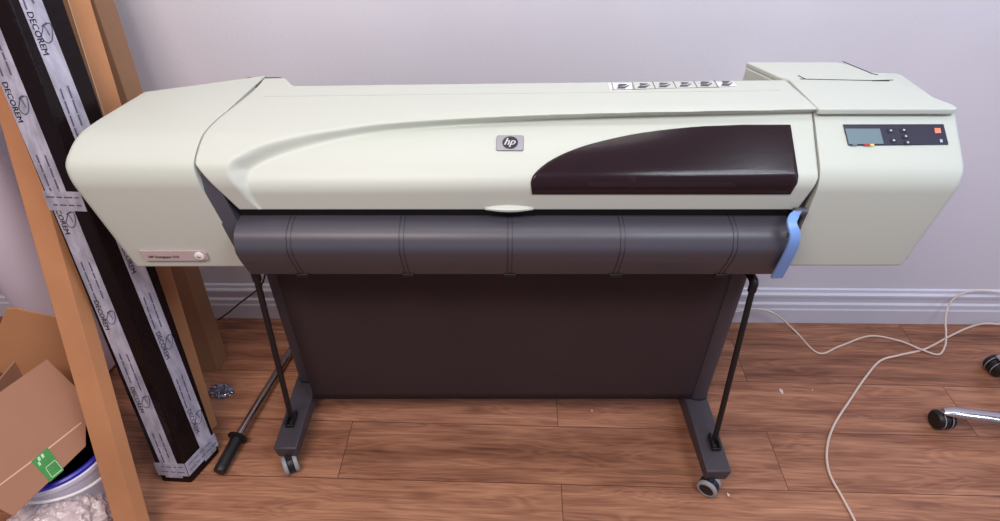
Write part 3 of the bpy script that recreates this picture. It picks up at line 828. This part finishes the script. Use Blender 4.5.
# ------------------------------------------------------------------ cables
def cable(name, pts, r, m, label):
    b = MB(); b.tube(smoothpath(pts, 10), r, 8); o = b.build(name, m, ang=80); return tag(o, label, 'cable')
zc_ = .0045
w1 = [on_y(735, 312, -.06), on_y(755, 309, -.045), on_y(775, 314, -.045), on_z(795, 331, zc_), on_z(818, 353, zc_), on_z(840, 346, zc_), on_z(870, 336, zc_), on_z(900, 341, zc_*2.6), on_z(920, 349, zc_*3.0), on_z(938, 354.5, zc_)]
w1 += [on_y(945, 346, -.150), on_y(946, 333, -.12), on_y(945.5, 320, -.085), on_y(948, 307, -.050), on_y(957, 296, -.032), on_y(975, 291, -.026), on_y(1003, 293, -.026), on_y(1040, 300, -.030)]
cable('power_cable', w1, .0032, M['cream'], 'pale cable from behind the printer, looping up over the white baseboard at the right')
w2 = [on_y(1040, 322, -.040), on_y(1000, 324.0, -.040), on_y(985, 323.5, -.040), on_z(970, 327, zc_), on_z(950, 336, zc_), on_z(925, 349, zc_), on_z(900, 355, zc_), on_z(880, 361, zc_), on_z(865, 378, zc_), on_z(850, 400, zc_), on_z(834, 425, zc_), on_z(827, 448, zc_), on_z(829, 472, zc_), on_z(842, 497, zc_), on_z(856, 524, zc_), on_z(868, 560, zc_)]
cable('network_cable', w2, .0036, M['cream'], 'pale cable snaking across the floor toward the viewer at the right')
w3 = [on_y(218, 320, -.055), on_y(228, 313, -.055), on_y(240, 303, -.06), on_y(252, 294, -.10), on_y(262, 284, -.16), on_y(268, 262, -.2)]
cable('thin_cable', w3, .0028, M['black'], 'thin black cable rising from the floor behind the left stand column')

# ------------------------------------------------------------------ chair base
g1 = on_z(938, 425, 0); hub = Vector((g1.x+.294, g1.y-.101, 0))
ch = empty('swivel_chair', hub); tag(ch, 'chrome star base of a swivel chair on black castors, cut off at the right edge', 'chair')
b = MB(); b.lathe((0, 0, .055), (0, 0, 1), [(0, .032), (.004, .036), (.06, .034), (.066, .028), (.22, .026), (.22, .02)], 28); b.build('centre_column', M['chrome'], ch)
for k in range(5):
    a = math.radians(161-72*k); e = Vector((math.cos(a), math.sin(a), 0)); s_v = Vector((-e.y, e.x, 0))
    V = []; stn = ((.015, .112, .028, .034), (.12, .104, .024, .028), (.22, .090, .020, .024), (.30, .078, .019, .020), (.322, .072, .014, .012))
    n_ = 12
    for (rr, z, w_, h_) in stn:
        for j in range(n_):
            t = 2*PI*j/n_; V.append(e*rr+s_v*(w_*math.cos(t))+Vector((0, 0, z+h_*.5*math.sin(t)*1.2-.01)))
    Ff = [(i*n_+j, i*n_+(j+1) % n_, (i+1)*n_+(j+1) % n_, (i+1)*n_+j) for i in range(len(stn)-1) for j in range(n_)]+[tuple(range(n_)), tuple((len(stn)-1)*n_+j for j in range(n_))]
    pyd('leg', V, Ff, M['chrome'], ch, ang=60)
    g = e*.311; ca = a+math.radians((22, 10, 50, 80, 30)[k]) ; ax = Vector((math.cos(ca), math.sin(ca), 0))
    rw = .029; o_w = g+Vector((0, 0, rw))
    b = MB(); b.lathe(o_w-ax*.007, ax, [(0, rw*.96), (.014, rw*.96)], 24); b.lathe(o_w+Vector((0, 0, rw*.6)), (0, 0, 1), [(0, .008), (.02, .008)], 12)
    cs = b.build('castor', M['black'], ch, bevel=.0008)
    for s in (-1, 1):
        b = MB(); b.lathe(o_w+ax*(s*.008), ax*s, [(0, rw*.8), (.001, rw), (.012, rw), (.018, rw*.85), (.019, rw*.3), (.019, .001)], 28); b.build('castor_wheel', M['black'], cs)
        b = MB(); b.lathe(o_w+ax*(s*.0095), ax*s, [(0, rw*.9), (.0005, rw*1.03), (.003, rw*1.03), (.0035, rw*.9)], 28); b.build('wheel_band', M['tyre'], cs)

# ------------------------------------------------------------------ floor scraps
def scrap(px, py, s, seed, label):
    random.seed(seed); c = on_z(px, py, 0); n = 7; P = []
    for i in range(n):
        a = 2*PI*i/n; r = s*(.6+.5*random.random()); P.append(Vector((c.x+r*math.cos(a)*.6, c.y+r*math.sin(a), .001+.004*random.random())))
    b = MB(); cc = Vector((c.x, c.y, .006)); V = P+[cc]+[p+Vector((0, 0, -.001)) for p in P]
    Ff = [(i, (i+1) % n, n) for i in range(n)]+[tuple(n+1+i for i in range(n))]+[(i, n+1+i, n+1+(i+1) % n, (i+1) % n) for i in range(n)]
    o = b.add(V, Ff).build('paper_scrap', M['paper'], smooth=False); tag(o, label, 'litter')
scrap(781, 391.5, .011, 1, 'torn white paper scrap on the floor between the stand foot and the pale cable')
scrap(728, 495, .006, 2, 'tiny pale scrap on the floor just below the right stand caster')
scrap(812, 390, .004, 3, 'tiny white crumb on the floor right of the larger torn scrap')
scrap(592, 411, .004, 4, 'tiny pale crumb on the floor below the dark sheet')

# ------------------------------------------------------------------ lights
def area(name, loc, tgt, sx, sy, power, col):
    l_ = bpy.data.lights.new(name, 'AREA'); l_.shape = 'RECTANGLE'; l_.size = sx; l_.size_y = sy; l_.energy = power; l_.color = col
    o = bpy.data.objects.new(name, l_); C.objects.link(o); o.location = loc
    o.rotation_euler = (Vector(tgt)-Vector(loc)).to_track_quat('-Z', 'Y').to_euler(); return o
area('overhead_light', (-.7, -1.75, 2.6), (-.3, -.5, .3), 1.1, .5, 34, (1.0, .84, .76))
area('overhead_light', (1.1, -1.6, 2.6), (.5, -.5, .3), .9, .5, 25, (.82, .91, 1.0))
area('overhead_light', (0, -.50, 2.65), (0, -.45, 0), 2.2, .35, 12, (1.0, .97, .95))  # added fill to brighten top surfaces and upper wall, not an actual lamp
area('window_light', (2.9, -1.2, 1.8), (.6, -.4, .9), 1.4, 1.2, 18, (.60, .70, 1.0))
w = bpy.data.worlds.new('room_fill'); bpy.context.scene.world = w; w.use_nodes = True
w.node_tree.nodes['Background'].inputs[0].default_value = (.80, .74, .84, 1); w.node_tree.nodes['Background'].inputs[1].default_value = .33

# ------------------------------------------------------------------ camera
cd = bpy.data.cameras.new('camera'); cam = bpy.data.objects.new('camera', cd); C.objects.link(cam)
cd.sensor_width = 36; cd.lens = F/1000*36; cd.clip_start = .02
cam.location = CAM; cam.rotation_euler = (PI/2-TH, 0, 0)
sc = bpy.context.scene; sc.camera = cam
sc.view_settings.view_transform = 'Standard'; sc.view_settings.look = 'None'; sc.view_settings.gamma = 1; sc.view_settings.exposure = 0
sc.view_settings.use_curve_mapping = False
